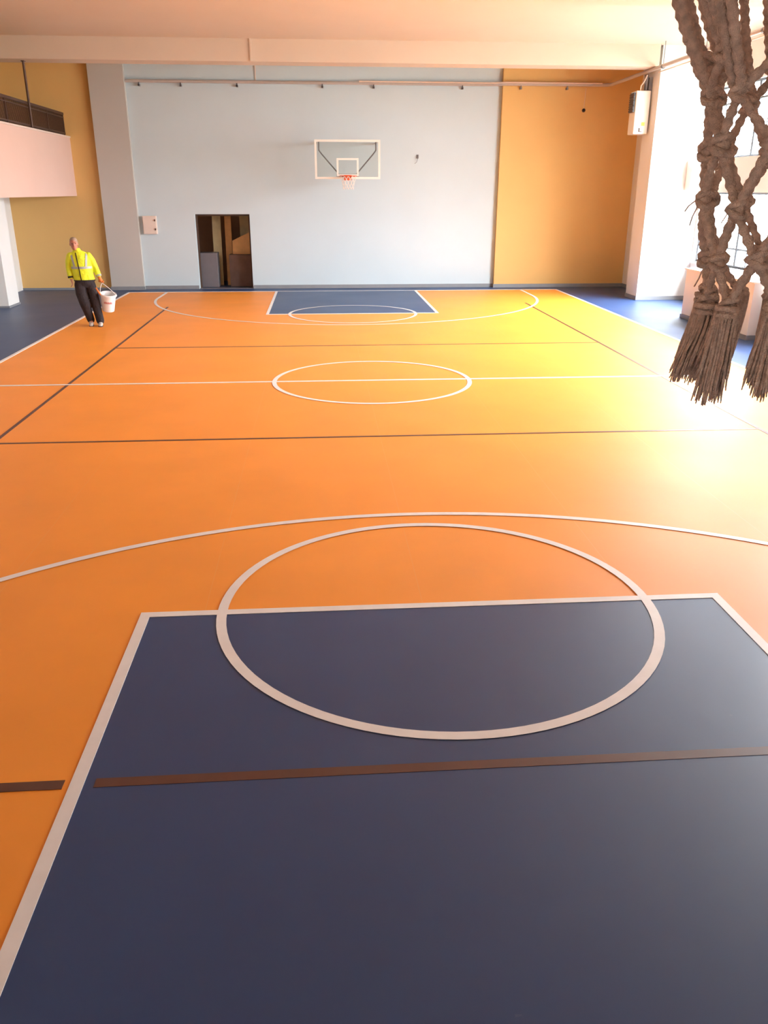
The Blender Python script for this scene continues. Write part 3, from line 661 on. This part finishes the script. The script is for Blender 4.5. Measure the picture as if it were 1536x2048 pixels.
# shoes
def shoe(cx, cy, cz, pitch, yaw):
    mb = MB(); Rp = Matrix.Rotation(yaw, 3, 'Z') @ Matrix.Rotation(pitch, 3, 'X')
    P = lambda v: L(*(Vector((cx, cy, cz)) + Rp @ Vector(v))); V = lambda v: A(Rp @ Vector(v))
    mb.rings([(P((0, 0.085, 0.045)), V((0.028,0,0)), V((0,0,0.038))), (P((0, 0.05, 0.055)), V((0.042,0,0)), V((0,0,0.055))), (P((0, -0.02, 0.052)), V((0.043,0,0)), V((0,0,0.050))), (P((0, -0.09, 0.040)), V((0.049,0,0)), V((0,0,0.040))), (P((0, -0.15, 0.032)), V((0.045,0,0)), V((0,0,0.032))), (P((0, -0.185, 0.026)), V((0.024,0,0)), V((0,0,0.022)))], 18)
    limb_pts = [P((0, 0.03, 0.06)), P((0, 0.035, 0.115))]
    mb.tube(limb_pts, [0.044, 0.046], 14)
    so = mb.build('shoe', M['shoe'], person, remesh=0.008, smooth_it=3)
    sl = MB(); out = [(0.0, 0.09), (0.03, 0.075), (0.042, 0.03), (0.04, -0.03), (0.05, -0.10), (0.045, -0.155), (0.02, -0.19), (-0.02, -0.19), (-0.045, -0.155), (-0.05, -0.10), (-0.04, -0.03), (-0.042, 0.03), (-0.03, 0.075)]
    n = len(out); v = [P((a, b, 0.0)) for a, b in out]+[P((a, b, 0.018)) for a, b in out]
    sl.add(v, [tuple(range(n))[::-1], tuple(range(n, 2*n))]+[(i, (i+1) % n, n+(i+1) % n, n+i) for i in range(n)]).build('sole', M['trouser'], so)
shoe(0.232, -0.045, 0.0, 0.0, -0.10)
shoe(0.045, 0.075, 0.03, 0.22, -0.05)
# glove of the carrying hand
gl = MB(); w0 = Vector(WRL); d = dL.normalized()
gl.tube([L(*(w0-d*0.02)), L(*(w0+d*0.03)), L(*(w0+d*0.06)), L(*(w0+d*0.09))], [0.036, 0.035, 0.042, 0.040], 16)
s_ = Vector((0.25, -1, 0)).normalized()
for (ln, o) in ((0.070, -0.031), (0.080, -0.0105), (0.074, 0.0105), (0.058, 0.031)):
    p = w0+d*0.085+s_*o; dd = d.copy(); pts = [(p.x, p.y, p.z, 0.0125)]
    for j in range(3):
        dd = Matrix.Rotation(1.05*(0.55+0.35*j), 3, s_) @ dd; p = p+dd*(ln/3*1.05); pts.append((p.x, p.y, p.z, 0.0118-0.0007*j))
    limb(gl, pts, 8)
p = w0+d*0.03+s_*(-0.030); td = Vector((-0.5, -0.4, -0.7)).normalized()
limb(gl, [(p.x, p.y, p.z, 0.015), (*(p+td*0.034), 0.0135), (*(p+td*0.034+(td*0.6+d*0.6)*0.026), 0.012)], 8)
gl.build('glove', M['glove'], person, remesh=0.006, smooth_it=2)
# bucket
BC = Vector((0.415, -0.02, 0.315)); BH = 0.365
bk = empty('bucket', tuple(L(*BC))); tag(bk, "white plastic bucket held in the worker's orange-gloved hand", 'bucket')
r0, r1 = 0.125, 0.155; tl = Matrix.Rotation(0.10, 3, 'Y') @ Matrix.Rotation(0.26, 3, 'X')
def B(x, y, z): return L(*(BC + tl @ Vector((x, y, z))))
def bring(z, r): return (B(0, 0, z), A(tl @ Vector((r,0,0))), A(tl @ Vector((0, r, 0))))
MB().rings([bring(0, r0*0.98), bring(0.01, r0), bring(BH, r1), bring(BH, r1-0.006), bring(0.015, r0-0.008), bring(0.014, 0.01)], 32).build('shell', M['bucket'], bk, angle=35)
MB().rings([bring(BH-0.045, r1+0.001), bring(BH-0.045, r1+0.010), bring(BH-0.005, r1+0.012), bring(BH+0.004, r1+0.006), bring(BH+0.004, r1-0.004)], 32, cap=False).build('rim_band', M['bucket'], bk, angle=35)
hp_ = Vector(HDL)+Vector((0.012, -0.005, 0.015))
hl = []
e0 = BC + tl @ Vector((0.0, -0.165, BH-0.03)); e1 = BC + tl @ Vector((0.0, 0.165, BH-0.03))
e0 = BC + tl @ Vector((0.160, -0.03, BH-0.02)); e1 = BC + tl @ Vector((-0.160, 0.03, BH-0.02))
hand_c = Vector(WRL)+dL.normalized()*0.118+Vector((0.006, 0, 0))
for i in range(21):
    t = i/20
    if t < 0.5: q = e0.lerp(hand_c, t*2)+(Vector((0.012, 0, 0.008))*math.sin(math.pi*t*2))
    else: q = hand_c.lerp(e1, t*2-1)+(Vector((-0.012, 0, 0.008))*math.sin(math.pi*(t*2-1)))
    hl.append(L(*q))
MB().tube(hl, 0.0065, 8).build('handle', M['bucket'], bk, smooth=True)
for e in (e0, e1): MB().ell(L(*e), 0.016, 0.016, 0.016, 10, 8).build('handle_lug', M['bucket'], bk, smooth=True)
pr = MB()
for i in range(9):
    a = -math.pi/2 - 0.62 + i*0.135; z = 0.185+(0.008 if i % 2 else 0); hh = 0.035+0.012*((i*7) % 3); rr = r0+(r1-r0)*z/BH+0.001
    q0 = [B(rr*math.cos(a+e), rr*math.sin(a+e), zz) for (e, zz) in ((-0.045, z), (0.045, z), (0.045, z+hh), (-0.045, z+hh))]
    q1 = [B((rr+0.0015)*math.cos(a+e), (rr+0.0015)*math.sin(a+e), zz) for (e, zz) in ((-0.045, z), (0.045, z), (0.045, z+hh), (-0.045, z+hh))]
    pr.add(q0+q1, [(3,2,1,0),(4,5,6,7),(0,1,5,4),(1,2,6,5),(2,3,7,6),(3,0,4,7)])
pr.build('red_print', M['red'], bk)
tlh = empty('paint_tool', tuple(B(-0.05, 0.0, 0.03))); tag(tlh, 'orange tool handle sticking out of the white bucket', 'tool')
MB().tube([B(-0.02, -0.02, 0.05), B(-0.12, -0.05, 0.30), B(-0.185, -0.06, 0.40), B(-0.245, -0.07, 0.50)], [0.012, 0.015, 0.019, 0.016], 12).build('grip', M['tool'], tlh, smooth=True)
MB().tube([B(0.01, -0.01, 0.03), B(-0.02, -0.02, 0.06)], 0.008, 8).build('shank', M['steel'], tlh, smooth=True)
